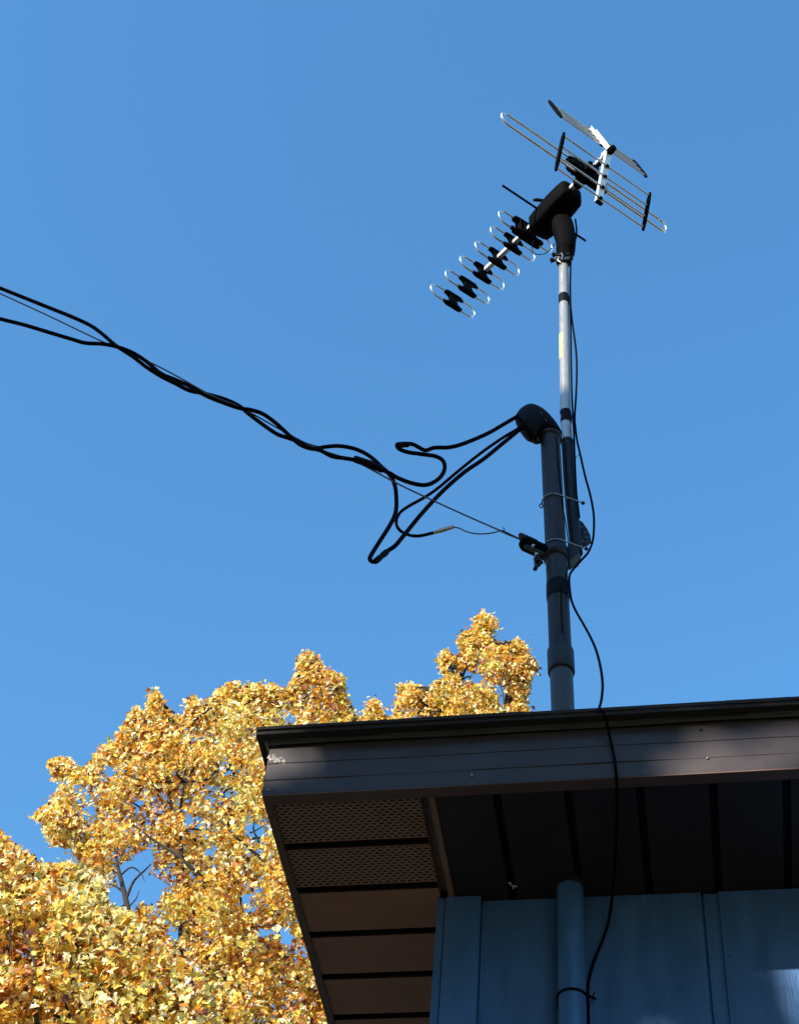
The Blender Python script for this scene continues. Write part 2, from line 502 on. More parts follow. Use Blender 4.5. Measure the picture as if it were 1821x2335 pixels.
# ------------------------------------------------------------------ service mast
def pp(py, y=2.912, px=None):
    return on_y(px, py, y)
PIPE = [Vector((-.2335, 2.912, 0)), Vector((-.2335, 2.912, 3.7)), Vector((-.235, 2.912, 3.99)), Vector((-.2475, 2.912, 4.536)), Vector((-.2605, 2.912, 5.042)), Vector((-.279, 2.912, 5.665))]
def pipe_at(z):
    for a, b_ in zip(PIPE[:-1], PIPE[1:]):
        if a.z <= z <= b_.z: return a.lerp(b_, (z-a.z)/(b_.z-a.z))
    return PIPE[-1]
RP = .0285
sm = empty('service_mast', (-.2335, 2.912, 0), 'thick grey conduit mast rising through the eave, topped by a hooded cable entry', 'conduit mast')
MB().tube([PIPE[0], PIPE[1], pipe_at(3.999)], RP, 40).build('painted_conduit', M_BLUE, sm)['label'] = 'blue painted conduit against the wall'
ZJ = on_y(1277, 1517, 2.912-RP).z
MB().tube([pipe_at(4.0), pipe_at(ZJ)], RP, 40).build('conduit', M_PIPEL, sm)
MB().tube([pipe_at(ZJ), PIPE[4], PIPE[5]], RP, 40).build('conduit', M_PIPE, sm)
MB().tube([pipe_at(3.994), pipe_at(3.999), pipe_at(4.004)], [RP+.012, RP+.010, RP+.004], 32).build('sealant_collar', M_SOFD, sm)
MB().tube([pipe_at(4.2), pipe_at(4.27), pipe_at(4.34)], [RP+.10, RP+.02, RP+.003], 32).build('roof_boot', M_RUB, sm)
zc = on_y(1277, 1517, 2.912-RP).z
MB().tube([pipe_at(zc), pipe_at(zc+.001), pipe_at(zc+.006), pipe_at(zc+.078), pipe_at(zc+.083)], [RP+.001, RP+.004, RP+.0052, RP+.0052, RP+.001], 40).build('coupling', M_PIPE, sm)
zt0 = on_y(1277, 1349, 2.912-RP).z; zt1 = on_y(1277, 1314, 2.912-RP).z
MB().tube([pipe_at(zt0), pipe_at(zt0+.02), pipe_at(zt1)], [RP+.0012, RP+.002, RP+.0012], 40).build('tape_band', M_TAPE, sm)
# strap on the wall
zs_ = on_y(1306, 2255, 2.912-RP).z
c = pipe_at(zs_)
pts = [c+Vector((-(RP+.003), .030, -.004))]
pts += [c+Vector((-(RP+.0015)*math.cos(a), -(RP+.0015)*math.sin(a), 0)) for a in [PI*k/16 for k in range(17)]]
pts += [c+Vector((RP+.003, .030, -.004))]
MB().tube(pts, .0028, 8).build('pipe_strap', M_TAPE, sm)
# ring clamps / U-bolts round both tubes
AM = lambda z: Vector((-.2285-.006*max(0, z-5.2)*.35, 2.95, z))
def ubolt(zv, m=M_ZINC, name='u_bolt', ext=.05, r=.0021, tilt=0.0, legs=2):
    c = pipe_at(zv); Rr = RP+.0035
    d = Vector((.87, .49, 0)).normalized()        # from conduit towards the antenna tube
    nrm = Vector((-d.y, d.x, 0))
    pts = [c+nrm*Rr+d*(.06+ext)]
    pts += [c+nrm*Rr+d*.03]
    for k in range(17):
        a = PI/2+PI*k/16
        pts.append(c+d*math.cos(a)*Rr+nrm*math.sin(a)*Rr)
    pts += [c-nrm*Rr+d*.03, c-nrm*Rr+d*(.06+ext)]
    pts = [p+Vector((0, 0, tilt*(p-c).dot(d))) for p in pts]
    if legs == 1: pts = pts[1:]
    q = MB().tube(pts, r, 8)
    # saddle plate and nuts
    o = q.build(name, m, sm)
    for sg in ((1, -1) if legs == 2 else (-1,)):
        e = c+nrm*Rr*sg+d*.072
        e = e+Vector((0, 0, tilt*(e-c).dot(d)))
        MB().tube([e, e+d*.006], .0058, 6, smooth=False).build('nut', M_DSTL, o)
    return o
z1 = on_y(1269, 1127, 2.912-RP).z
z2 = on_y(1271, 1231, 2.912-RP).z
ubolt(z1, ext=.022, legs=1)
ubolt(z2, ext=.022)
# wire holder: steel clamp body, clevis and insulator block
c = pipe_at(z2-.028)
wh = MB().tube([c+Vector((0, 0, -.022)), c+Vector((0, 0, -.02)), c+Vector((0, 0, .018)), c+Vector((0, 0, .02))], [RP+.001, RP+.005, RP+.005, RP+.001], 32).build('clamp_sleeve', M_DSTL, sm)
a0 = on_y(1188, 1236, 2.895); a1 = on_y(1246, 1262, 2.905)
ax = (a1-a0)*.5; ay = Vector((0, 1, 0)); az = ax.cross(ay).normalized(); ay = az.cross(ax).normalized()
blk = MB()
nseg = 12
cpts = []; crs = []
for k in range(nseg+1):
    t = k/nseg
    cpts.append(a0+(a1-a0)*t); crs.append(.0215*min(1, .62+.38*math.sin(min(1, t*5)*PI/2)))
blk.tube(cpts, crs, 20)
ins = blk.build('insulator', M_PLA, sm)
MB().obox(a0+ax*.55+Vector((0, -.003, .018)), ax*.72, ay*.012, az*.005, .2).build('clevis_plate', M_DSTL, sm)
MB().obox(a0+ax*1.05+Vector((0, -.003, -.019)), ax*.75, ay*.012, az*.005, .2).build('clevis_plate', M_DSTL, sm)
for t, px, py in ((0, 1215, 1243), (1, 1222, 1262)):
    p = on_y(px, py, 2.872)
    MB().tube([p, p+Vector((0, .006, 0))], .0045, 8).build('bolt_head', M_ZINC, sm)
p = on_y(1226, 1284, 2.895); p2 = on_y(1219, 1298, 2.89)
cbz = MB(); cbz.tube([p+Vector((.012, 0, .004)), p, p2], .006, 8); cbz.tube([p+Vector((-.002, .012, .006)), p+Vector((-.002, -.012, .006))], .0095, 6, smooth=False)
cbz.build('clamp_bolt', M_DSTL, sm)
# gusset under the clamp on the right
g0 = [on_y(x, y, 2.935) for x, y in ((1296, 1240), (1318, 1246), (1322, 1258), (1300, 1278), (1293, 1282))]
q = MB(); q.add(g0+[v+Vector((0, .03, 0)) for v in g0], [(0,1,2,3,4),(9,8,7,6,5)]+[(i, (i+1) % 5, 5+(i+1) % 5, 5+i) for i in range(5)])
q.build('clamp_gusset', M_DSTL, sm)
# perforated angle bracket
bo = [on_y(x, y, 2.968) for x, y in ((1305, 1186), (1316, 1184), (1327, 1190), (1338, 1206), (1345, 1220), (1347, 1236), (1337, 1243), (1319, 1247), (1305, 1240))]
nb = len(bo)
q = MB(); q.add(bo+[v+Vector((0, .004, 0)) for v in bo], [tuple(range(nb)), tuple(range(2*nb-1, nb-1, -1))]+[(i, (i+1) % nb, nb+(i+1) % nb, nb+i) for i in range(nb)])
br = q.build('angle_bracket', M_DSTL, sm)
for x, y, rr in ((1316, 1192, .0035), (1325, 1201, .0025), (1333, 1214, .0025), (1318, 1228, .0036), (1328, 1234, .0025), (1336, 1226, .0028), (1321, 1212, .002), (1338, 1236, .002)):
    p = on_y(x, y, 2.967)
    ring = [p+Vector((math.cos(a)*rr, 0, math.sin(a)*rr)) for a in [2*PI*k/12 for k in range(12)]]
    MB().tube(ring, .0008, 6, closed=True).build('bracket_hole', M_ZINC, br)
# small eye on the left of the upper clamp, stub on the right tube
p = on_y(1231, 1153, 2.90)
MB().tube([p+Vector((.006, 0, .010)), p+Vector((-.001, 0, .006)), p+Vector((-.003, 0, -.001)), p+Vector((.001, 0, -.008)), p+Vector((.006, 0, -.011))], .0018, 8).build('clamp_hook', M_DSTL, sm)

# weatherhead hood
top = PIPE[-1]
HY = 2.912
rim = [(1281, 988), (1272, 973), (1262, 961), (1248, 946), (1231, 934), (1209, 927), (1188, 936), (1174, 953)]
piv = [(1229, 995), (1228, 997), (1227, 999), (1226, 1002), (1224, 1005), (1221, 1007), (1217, 1005), (1213, 1001)]
rim = [(v.x, v.y) for v in spline([(x, y, 0) for x, y in rim], 3)]
piv = [(v.x, v.y) for v in spline([(x, y, 0) for x, y in piv], 3)]
secs = []
NSC = len(rim)
for i, (p_, q_) in enumerate(zip(rim, piv)):
    a_, b_ = on_y(*p_, HY-.001*i), on_y(*q_, HY-.001*i)
    hv = (a_-b_)/2
    t_ = i/(NSC-1)
    dep = .0315+.008*math.sin(t_*PI)
    secs.append([ (a_+b_)/2+hv*math.copysign(abs(math.cos(k))**.9, math.cos(k))+Vector((0, 1, 0))*dep*math.sin(k) for k in [2*PI*j/28 for j in range(28)]])
vs_ = [v for s_ in secs for v in s_]; q = MB()
q.add(vs_, [(i*28+k, i*28+(k+1) % 28, (i+1)*28+(k+1) % 28, (i+1)*28+k) for i in range(NSC-1) for k in range(28)], True)
q.add(secs[0], [tuple(range(27, -1, -1))]); q.add(secs[-1], [tuple(range(28))])
hood = q.build('weatherhead', M_HEAD, sm)
cen = sum(secs[-1], Vector())/28; nd = (cen-sum(secs[-2], Vector())/28).normalized()
q = MB()
ringA = [cen+(v-cen)*.97+nd*.001 for v in secs[-1]]; ringB = [cen+(v-cen)*.90+nd*.006 for v in secs[-1]]; ringC = [cen+(v-cen)*.45+nd*.009 for v in secs[-1]]
q.add(ringA+ringB+ringC, [(i*28+k, i*28+(k+1) % 28, (i+1)*28+(k+1) % 28, (i+1)*28+k) for i in range(2) for k in range(28)], True)
q.add(ringC, [tuple(range(28))])
q.build('cable_entry_plate', M_RUB, hood)
lip = on_y(1243, 993, 2.90)
MB().tube([pipe_at(5.652), pipe_at(5.656), pipe_at(5.668)], [RP+.001, RP+.0055, RP+.0055], 32).build('hood_collar', M_PIPE, hood)
MB().tube([on_y(1216, 934, 2.865), on_y(1232, 944, 2.868), on_y(1246, 962, 2.873)], [.003, .006, .003], 8).build('casting_rib', M_PIPEL, hood)
MB().tube([on_y(1226, 1000, 2.89), on_y(1227, 1007, 2.89)], .0045, 8).build('set_screw', M_DSTL, hood)

# ground wire down the front of the conduit
gw = empty('ground_wire', pipe_at(4.6), 'thin dark wire running straight down the front of the thick conduit', 'wire')
gpts = []
for (px, py) in ((1268, 990), (1271, 1040), (1275, 1085), (1281, 1140), (1289, 1190), (1294, 1240), (1291, 1290), (1281, 1335), (1279, 1370), (1280, 1405), (1282, 1440)):
    gpts.append(on_y(px, py, 2.912-RP-.002))
gpts = [Vector((p.x, 2.912-math.sqrt(max(0, (RP+.0018)**2-min(RP, abs(p.x-pipe_at(p.z).x))**2)), p.z)) for p in gpts]
MB().tube(spline(gpts, 5), .0017, 6).build('wire', M_RUB, gw)

# ------------------------------------------------------------------ antenna mast
MX = lambda py: None
mpts_px = [(1288.5, 950), (1287.6, 900), (1286.5, 820), (1285.8, 760), (1285, 700), (1284.2, 640), (1284, 596)]
mz = [on_y(x, y, 2.95) for x, y in mpts_px]
low = [on_y(1313, 1262, 2.955), on_y(1311, 1232, 2.955), on_y(1302, 1150, 2.955), on_y(1296.5, 1080, 2.953), on_y(1292.5, 1010, 2.951)]
am = empty('antenna_mast', low[0], 'slim shiny metal pole clamped beside the thick conduit, with a yellow sticker', 'pole')
MB().tube(low, .0178, 28).build('lower_tube', M_TUBE, am)['label'] = 'dull dark lower sleeve'
MB().tube([low[-1]+Vector((0, 0, -.006)), low[-1]+Vector((0, 0, 0)), low[-1]+Vector((0, 0, .008))], [.0188, .0196, .0185], 28).build('sleeve_rim', M_DSTL, am)
pol = MB().tube([low[-1]]+mz, .0163, 32).build('pole', M_MAST, am)
def mast_at(py):
    for (x0, y0), (x1, y1) in zip(mpts_px[:-1], mpts_px[1:]):
        if y1 <= py <= y0:
            t = (y0-py)/(y0-y1); return on_y(x0+(x1-x0)*t, py, 2.95)
    return on_y(1290, py, 2.95)
for ya, yb in ((675, 694), (940, 966)):
    MB().tube([mast_at(yb), mast_at((ya+yb)/2), mast_at(ya)], [.0172, .0176, .0172], 28).build('tape_band', M_TAPE, am)
# sticker wrapped over the left of the pole
st = MB(); vs = []
za, zb = mast_at(822), mast_at(765)
for i in range(5):
    c = za.lerp(zb, i/4)
    for k in range(9):
        a = math.radians(178+ (246-178)*k/8)
        vs.append(c+Vector((math.cos(a)*.0167, math.sin(a)*.0167, 0)))
st.add(vs, [(i*9+k, i*9+k+1, (i+1)*9+k+1, (i+1)*9+k) for i in range(4) for k in range(8)], True)
st.build('sticker', M_YEL, am)
st = MB(); pr_ = mast_at(1046)
e0 = on_y(1310, 1048, 2.945); e1 = on_y(1319, 1036, 2.94)
MB().tube([e0, e0.lerp(e1, .5)+Vector((0, -.002, 0)), e1], .0016, 8).build('sleeve_bolt', M_ZINC, am)

# ------------------------------------------------------------------ antenna
B = Vector((-.72827, .67904, .09234)); E_ = Vector((.684818, .716138, .134795)); V = Vector((-.025405, -.161401, .986562))
O = Vector((-.302984, 2.95, 7.096466))
A = lambda s, e, v: O+B*s+E_*e+V*v
an = empty('antenna', mz[-1], 'outdoor television antenna with wire loop elements, black rotor and corner reflector at the pole top', 'antenna')
MB().obox(A(-.005, 0, 0), E_*.0078, V*.0078, B*.335, .0).build('boom', M_ARM, an)
for s_ in (.3315, ):
    MB().obox(A(s_-.002+.004, 0, 0), E_*.0085, V*.0085, B*.004).build('boom_cap', M_PLA, an)
def stadium(s, hw, hh_, k=14):
    pts = []
    for j in range(k+1):
        a = -PI/2+PI*j/k
        pts.append(A(s, hw-hh_+math.cos(a)*hh_, math.sin(a)*hh_))
    for j in range(k+1):
        a = PI/2+PI*j/k
        pts.append(A(s, -hw+hh_+math.cos(a)*hh_, math.sin(a)*hh_))
    # fill long straight parts
    out = []
    for i, p in enumerate(pts):
        q_ = pts[(i+1) % len(pts)]
        out.append(p)
        if (q_-p).length > .05:
            for t in (.25, .5, .75): out.append(p.lerp(q_, t))
    return out
def holder(s, hwid, hh_, big=0.0):
    """hour-glass plastic plate carrying the loop: narrow waist, clamp feet on both wires"""
    m = MB()
    prof = [(-hwid, -hh_-.006), (hwid, -hh_-.006), (hwid, -hh_+.005), (hwid*.62, -hh_*.45), (hwid*.50, 0), (hwid*.62, hh_*.45), (hwid, hh_-.005), (hwid, hh_+.006), (-hwid, hh_+.006), (-hwid, hh_-.005), (-hwid*.62, hh_*.45), (-hwid*.50, 0), (-hwid*.62, -hh_*.45), (-hwid, -hh_+.005)]
    n = len(prof); th = .007+big
    vs = [A(s-th, e, v) for e, v in prof]+[A(s+th, e, v) for e, v in prof]
    m.add(vs, [tuple(range(n)), tuple(range(2*n-1, n-1, -1))]+[(i, (i+1) % n, n+(i+1) % n, n+i) for i in range(n)])
    for sg in (-1, 1):                        # clamp feet, a slatted bar along each wire
        m.obox(A(s, 0, sg*(hh_+.001)), E_*(hwid*1.28), V*.0050, B*(th+.003), .25)
        m.obox(A(s, sg*hwid*1.15, sg*(hh_)), E_*(hwid*.45), V*.0066, B*(th*.6), .2)
    return m
loops = [(.1755+.0908*i, .106, .031) for i in range(5)]
loops = [(s-.004*i, hw*(1-.0*i), h) for i, (s, hw, h) in enumerate(loops)]
for i, (s, hw, h) in enumerate(loops):
    lo = MB().tube(stadium(s, hw, h), .0037, 8, closed=True).build('director_loop', M_ALU if False else M_ROD, an)
    holder(s, .030, h-.002).build('loop_holder', M_PLA, lo)
# first loop beside the rotor, heavier holder with ribs
lo = MB().tube(stadium(.103, .128, .034), .0038, 8, closed=True).build('director_loop', M_ROD, an)
hm = holder(.103, .046, .032, .004)
for k in range(5):
    hm.obox(A(.103, -.034+.017*k, .0), E_*.0028, V*.034, B*.016)
hm.obox(A(.103, 0, -.036), E_*.060, V*.005, B*.014, .2)
hm.obox(A(.103, .02, -.030), E_*.05, V*.006, B*.019, .2)
hm.build('loop_holder', M_PLA, lo)
MB().tube([A(0, -.198, 0), A(0, .198, 0)], .0042, 10).build('straight_rod', M_PLA, an)
# large folded loop with slatted black driver block
sb = -.2221
lo = MB().tube(stadium(sb, .389, .030), .0046, 10, closed=True).build('driven_loop', M_ROD, an)
dm = MB()
dm.obox(A(sb+.006, .0, .0), E_*.075, V*.012, B*.022, .15)
for k, (vv, ww, e0) in enumerate(((.034, .048, -.02), (.023, .075, -.01), (.000, .088, 0), (-.022, .085, .012), (-.034, .070, .02))):
    dm.obox(A(sb+.004, e0, vv), E_*ww, V*.0042, B*(.017-.002*abs(k-2)), .2)
for k in range(6):
    dm.obox(A(sb+.004, -.055+.022*k, 0), E_*.0035, V*.034, B*.015)
dm.obox(A(sb-.028, 0, .0), E_*.022, V*.016, B*.016, .2)
dm.obox(A(sb+.035, 0, -.008), E_*.016, V*.016, B*.022, .2)
dm.build('driver_block', M_PLA, lo)
# corner reflector
SH, AL = -.3401, 1.2491
ca, sa = math.cos(AL), math.sin(AL)
for sg, la in ((1, .222), (-1, .222)):
    T = B*ca+V*(sa*sg); Nn = E_.cross(T).normalized()
    o0 = A(SH, 0, 0)
    arm = MB()
    arm.obox(o0+T*(la/2), E_*.0115, Nn*.0015, T*(la/2))
    arm.obox(o0+T*(la/2)+E_*.0115+Nn*.005, E_*.0012, Nn*.006, T*(la/2))
    arm.obox(o0+T*(la/2)-E_*.0115+Nn*.005, E_*.0012, Nn*.006, T*(la/2))
    arm_o = arm.build('reflector_arm', M_ARM, an)
    gr = MB()
    for t in (.066, .112, .160, .208):
        p = o0+T*t-Nn*.004*1
        gr.tube([p-E_*.2, p+E_*.2], .0036, 10)
    gr.build('reflector_rods', M_ROD, an)
    for es in (-1, 1):
        p = o0+T*.137+E_*(.2016*es)-Nn*.004
        MB().obox(p, E_*.0062, Nn*.0062, T*.0835, .35).build('rod_end_cap', M_PLA, an)
    cp = MB().obox(o0+T*(la+.004), E_*.013, Nn*.007, T*.005, .2)
    cp.build('arm_end_cap', M_PLA, arm_o)
    clips = MB()
    for t in (.066, .112, .160, .208):
        clips.obox(o0+T*t-Nn*.006-E_*(.009 if sg > 0 else 0), E_*(.008 if sg > 0 else .006), Nn*.003, T*.005, .2)
    clips.build('rod_clip', M_PLA, arm_o)
MB().tube([A(SH-.026, .0, .0), A(SH-.010, 0, 0), A(SH+.012, 0, 0)], [.011, .0135, .013], 14).build('reflector_hub', M_PLA, an)
MB().obox(A(SH+.018, 0, 0), E_*.013, V*.011, B*.012, .2).build('hub_bracket', M_ARM, an)
# brace between boom and lower arm
MB().obox(A(SH+.045, .0, -.018), E_*.006, V*.006, (B*.03+V*.012), .1).build('brace', M_PLA, an)

# rotor: housing on the boom and neck down to the pole
hs = MB()
ringn = 20
def rring(c, ha, hb, a1, a2, n=24, p=4.0):
    out = []
    for k in range(n):
        t = 2*PI*k/n
        cx_, sx_ = math.cos(t), math.sin(t)
        out.append(c+a1*(ha*math.copysign(abs(cx_)**(2/p), cx_))+a2*(hb*math.copysign(abs(sx_)**(2/p), sx_)))
    return out
def loft(secs, n=24):
    vs = [v for s in secs for v in s]; m = len(secs)
    f = [(i*n+k, i*n+(k+1) % n, (i+1)*n+(k+1) % n, (i+1)*n+k) for i in range(m-1) for k in range(n)]
    q = MB(); q.add(vs, f, True); q.add(secs[0], [tuple(range(n-1, -1, -1))]); q.add(secs[-1], [tuple(range(n))])
    return q
secs = []
for s_, k_, dv in ((-.142, .60, .004), (-.138, .80, .003), (-.128, .95, 0), (-.10, 1.0, -.003), (-.05, 1.04, -.010), (-.01, 1.02, -.018), (.025, .98, -.020), (.048, .92, -.020), (.058, .74, -.020)):
    secs.append(rring(A(s_, .012, -.006+dv), .050*k_, .046*k_, E_, V, 24, 5.0))
rot = loft(secs).build('rotor_housing', M_PLA, an)
mt = mz[-1]
neck = []
for dz, rx, ry, dx, dy in ((-.085, .021, .021, 0, 0), (-.045, .026, .025, 0, 0), (-.012, .022, .022, .001, 0), (.0, .024, .024, .002, 0), (.03, .026, .027, .004, 0), (.06, .028, .029, .006, 0), (.063, .032, .032, .007, 0), (.115, .034, .034, .009, 0), (.150, .036, .036, .008, -.003), (.20, .039, .039, .003, -.004), (.25, .038, .038, -.002, -.004), (.29, .028, .028, -.006, -.004)):
    if dz < -.02: continue
    neck.append(rring(mt+Vector((dx, dy, dz)), rx, ry, Vector((1, 0, 0)), Vector((0, 1, 0)), 24, 2.6))
loft(neck).build('rotor_neck', M_PLA, an)
cl = MB()
cl.obox(mt+Vector((.002, -.014, -.020)), (.026, 0, 0), (0, .010, 0), (0, 0, .010), .2)
cl.tube([mt+Vector((-.040, -.02, -.022)), mt+Vector((.030, -.02, -.022))], .0042, 8)
cl.tube([mt+Vector((-.030, -.02, .012)), mt+Vector((.022, -.02, .012))], .0042, 8)
cl.build('mast_clamp', M_DSTL, an)
wn = MB()
for (dx, dz) in ((-.036, -.020), (.028, -.018), (-.030, .016)):
    p = mt+Vector((dx, -.02, dz))
    wn.tube([p+Vector((-.006, 0, 0)), p+Vector((.006, 0, 0))], .0085, 6, smooth=False)
    wn.obox(p+Vector((-.004, 0, .0)), (.003, 0, .006), (0, .002, 0), (-.002, 0, .012))
wn.build('wing_nut', M_RUB, an)
ub = MB().tube([mt+Vector((-.026, .0, .010)), mt+Vector((-.024, -.018, .004)), mt+Vector((-.012, -.024, -.010)), mt+Vector((-.018, -.022, -.030)), mt+Vector((-.008, -.02, -.040))], .0026, 8)
ub.tube([mt+Vector((-.005, -.026, .012)), mt+Vector((.0, -.028, -.008)), mt+Vector((-.004, -.026, -.032))], .0022, 8)
ub.build('u_bolt', M_ZINC, an)
# plug and short lead on the left, feed lead under the first loop
z1p = lambda x, y: (950+x*.3523, 200+y*.3523)
def onA(px, py, yy): return on_y(px, py, yy)
pl = MB()
pl.tube([onA(*z1p(752, 728), 2.93), onA(*z1p(775, 726), 2.93), onA(*z1p(812, 730), 2.93), onA(*z1p(835, 735), 2.935), onA(*z1p(880, 740), 2.94)], [.0045, .0068, .006, .0038, .0035], 10)
pl.build('cable_plug', M_PLA, an)
ld = [onA(*z1p(x, y), 2.93) for x, y in ((752, 990), (745, 1035), (755, 1068), (790, 1080), (830, 1072), (865, 1048), (890, 1010))]
MB().tube(spline(ld, 5), .0017, 6).build('feed_lead', M_RUB, an)

# ------------------------------------------------------------------ antenna cable
cx_ = empty('coaxial_cable', (-.2, 2.6, 4.2), 'long thin black cable bulging out beside the pole, then over the eave to the wall', 'cable')
# (px, py, Y)
path = [(1311, 500, 2.955), (1314, 530, 2.95), (1309, 556, 2.945), (1302, 582, 2.945), (1300, 615, 2.948), (1299.5, 670, 2.95), (1301, 708, 2.95), (1306, 750, 2.95), (1311.5, 790, 2.95), (1314, 824, 2.95), (1314, 865, 2.95), (1312, 910, 2.945), (1309.5, 951, 2.945), (1311, 975, 2.945), (1315, 1005, 2.945), (1324, 1045, 2.94), (1333, 1085, 2.935), (1344, 1125, 2.93), (1351, 1160, 2.925), (1353.5, 1190, 2.92), (1351, 1230, 2.915), (1341, 1258, 2.91), (1325, 1277, 2.905), (1308, 1296, 2.905), (1298, 1312, 2.90), (1297.5, 1336, 2.898), (1302, 1368, 2.89), (1312, 1393, 2.87), (1328, 1421, 2.84), (1345, 1452, 2.80), (1358, 1482, 2.76), (1368, 1520, 2.71), (1373, 1560, 2.65), (1370.5, 1595, 2.59), (1365.5, 1617, 2.545), (1374, 1624, 2.535), (1382, 1645, 2.545), (1388, 1675, 2.56), (1394, 1700, 2.568), (1400, 1730, 2.569), (1404, 1765, 2.571)]
cp = [on_y(x, y, Y) for x, y, Y in path]
path2 = [(1406, 1800, 2.60), (1406, 1850, 2.67), (1404, 1910, 2.75), (1401, 1970, 2.83), (1396.5, 2030, 2.905), (1388, 2095, 2.930), (1376, 2135, 2.936), (1362, 2170, 2.938), (1350, 2202, 2.938), (1343, 2230, 2.938), (1339.5, 2262, 2.938), (1341, 2335, 2.938)]
cp += [on_y(x, y, Y) for x, y, Y in path2]
cp += [Vector((cp[-1].x+.002, 2.939, 3.2)), Vector((cp[-1].x, 2.939, 1.0))]
MB().tube(spline(cp, 7), .0032, 8).build('cable', M_RUB, cx_)
kn = MB()
p = on_y(1345, 2276, 2.937)
kn.tube([p+Vector((-.012, 0, .003)), p+Vector((.0, -.006, .0)), p+Vector((.006, -.003, -.002)), p+Vector((.010, .0, -.001))], .003, 6)
kn.tube([p+Vector((.004, -.004, .0)), p+Vector((.010, -.006, .010))], .0013, 6)
kn.tube([p+Vector((.004, -.004, .0)), p+Vector((.012, -.006, -.009))], .0013, 6)
kn.build('cable_tie', M_RUB, cx_)
rc = empty('rotor_cable', mz[3], 'thin black cable taped tight along the right side of the shiny pole', 'cable')
rp = [(1303, 560, 2.95), (1300.5, 600, 2.945), (1299, 650, 2.945), (1299, 700, 2.945), (1300.5, 760, 2.945), (1301.5, 830, 2.945), (1303, 900, 2.945), (1305.5, 950, 2.945), (1307.5, 985, 2.935), (1309, 1030, 2.935), (1311, 1080, 2.938), (1314, 1130, 2.938), (1320, 1180, 2.94)]
MB().tube(spline([on_y(*q_) for q_ in rp], 6), .0030, 8).build('cable', M_RUB, rc)

# ------------------------------------------------------------------ service drop
def Ydrop(px): return 2.86+(px-1145)*(.40/1145)       # slightly nearer towards the left
SCL = .5402
R7 = lambda x, y: (x*SCL, 600+y*SCL)
RB = .0060
c1 = [R7(*p) for p in ((0,105),(100,145),(200,185),(300,225),(380,262),(430,297),(490,348),(560,394),(620,440),(680,478),(740,508),(800,538),(870,552),(950,575),(1010,603),(1050,637),(1110,682),(1170,722),(1225,741),(1290,765),(1340,780),(1370,776),(1430,772),(1500,785),(1560,815),(1610,860))]
c1 += [(886,1080),(898,1101),(903,1129),(902,1167),(889,1197),(865,1235),(847,1264),(843,1275),(850,1281),(858,1277),(884,1256),(901,1244),(922,1219),(963,1169),(1011,1118),(1058,1077),(1103,1046),(1147,1010),(1181,982),(1196,968)]
c2 = [R7(*p) for p in ((0,235),(100,260),(200,290),(300,320),(360,337),(430,341),(490,352),(560,378),(620,416),(680,466),(740,492),(800,519),(870,560),(950,592),(1010,612),(1060,620),(1110,637),(1165,676),(1215,722),(1260,762),(1300,780),(1350,790),(1400,815),(1450,823),(1500,832),(1560,852),(1610,872))]
c2 += [(890,1080),(905,1089),(936,1101),(970,1106),(997,1094),(1012,1074),(1011,1053),(994,1041),(963,1036),(929,1031),(909,1023),(905,1014),(915,1012),(932,1012),(943,1014),(956,1021),(970,1027),(990,1021),(1024,1020),(1058,1011),(1110,989),(1147,968),(1171,954),(1190,945)]
ms = [R7(*p) for p in ((0,128),(200,220),(430,330),(520,366),(700,452),(900,562),(1020,612),(1200,712),(1340,783),(1500,838))]
ms += [(902,1101),(973,1135),(1058,1174),(1140,1210),(1161,1220),(1183,1228)]
def drop(P, yoff, ph):
    out = []
    for i, (x, y) in enumerate(P):
        k = 1 if x < 760 else 0
        out.append(on_y(x, y, Ydrop(min(x, 1200))+yoff+k*.007*math.sin(x/58.0*1.0+ph)))
    return out
def extend(pts):
    d = (pts[0]-pts[1]).normalized()
    d2 = Vector((-.97, -.12, .12)).normalized()
    return [pts[0]+d*.6+d2*11.4-Vector((0, 0, -.8)), pts[0]+d*.6+d2*5+Vector((0, 0, .1)), pts[0]+d*.6+d2*1.5, pts[0]+d*.5]+pts
def drop_cable(name, P, yoff, ph, label, conn, cl_):
    pts = drop(P, yoff, ph)
    e = empty(name, pts[-1], label, 'cable', 'overhead service cables')
    o = MB().tube(spline(extend(pts), 7), RB, 10).build('conductor', M_RUB, e)
    a, b_ = conn
    pa, pb = on_y(*a, Ydrop(a[0])+yoff), on_y(*b_, Ydrop(b_[0])+yoff)
    MB().tube([pa.lerp(pb, t) for t in (-.05, .0, .12, .35, .5, .65, .9, 1.0)], [cl_*.6, cl_*.85, cl_, cl_*.95, cl_*.85, cl_, cl_*.95, cl_*.6], 10).build('splice', M_TAPE, e)
    return e, o
e1, o1 = drop_cable('service_conductor', c1, .012, 0, 'black twisted overhead cable that drops to the lowest, pointed bend before the hood', ((855, 1281), (884, 1256)), .0088)
e2, o2 = drop_cable('service_conductor', c2, -.004, 2.2, 'black twisted overhead cable that doubles back in the upper hairpin before the hood', ((908, 1016), (933, 1013)), .0088)
tw = [R7(1492, 826), R7(1500, 828), R7(1560, 848), R7(1612, 872), R7(1618, 875)]
MB().tube([on_y(x, y, Ydrop(x)-.004) for x, y in tw], [.0085, .0105, .0108, .0100, .006], 10, smooth=False).build('tape_wrap', M_TAPE, e2)
mp_ = [on_y(x, y, Ydrop(x)+.004) for x, y in ms]
me_ = empty('messenger_wire', mp_[-1], 'thin bare support wire stretched straight to the insulator on the conduit', 'wire', 'overhead service cables')
mo = MB().tube(spline(extend(mp_), 6), .0023, 8).build('wire', M_WIRE, me_)
kn = MB()
a, b_ = on_y(1143, 1211, 2.86), on_y(1183, 1229, 2.875)
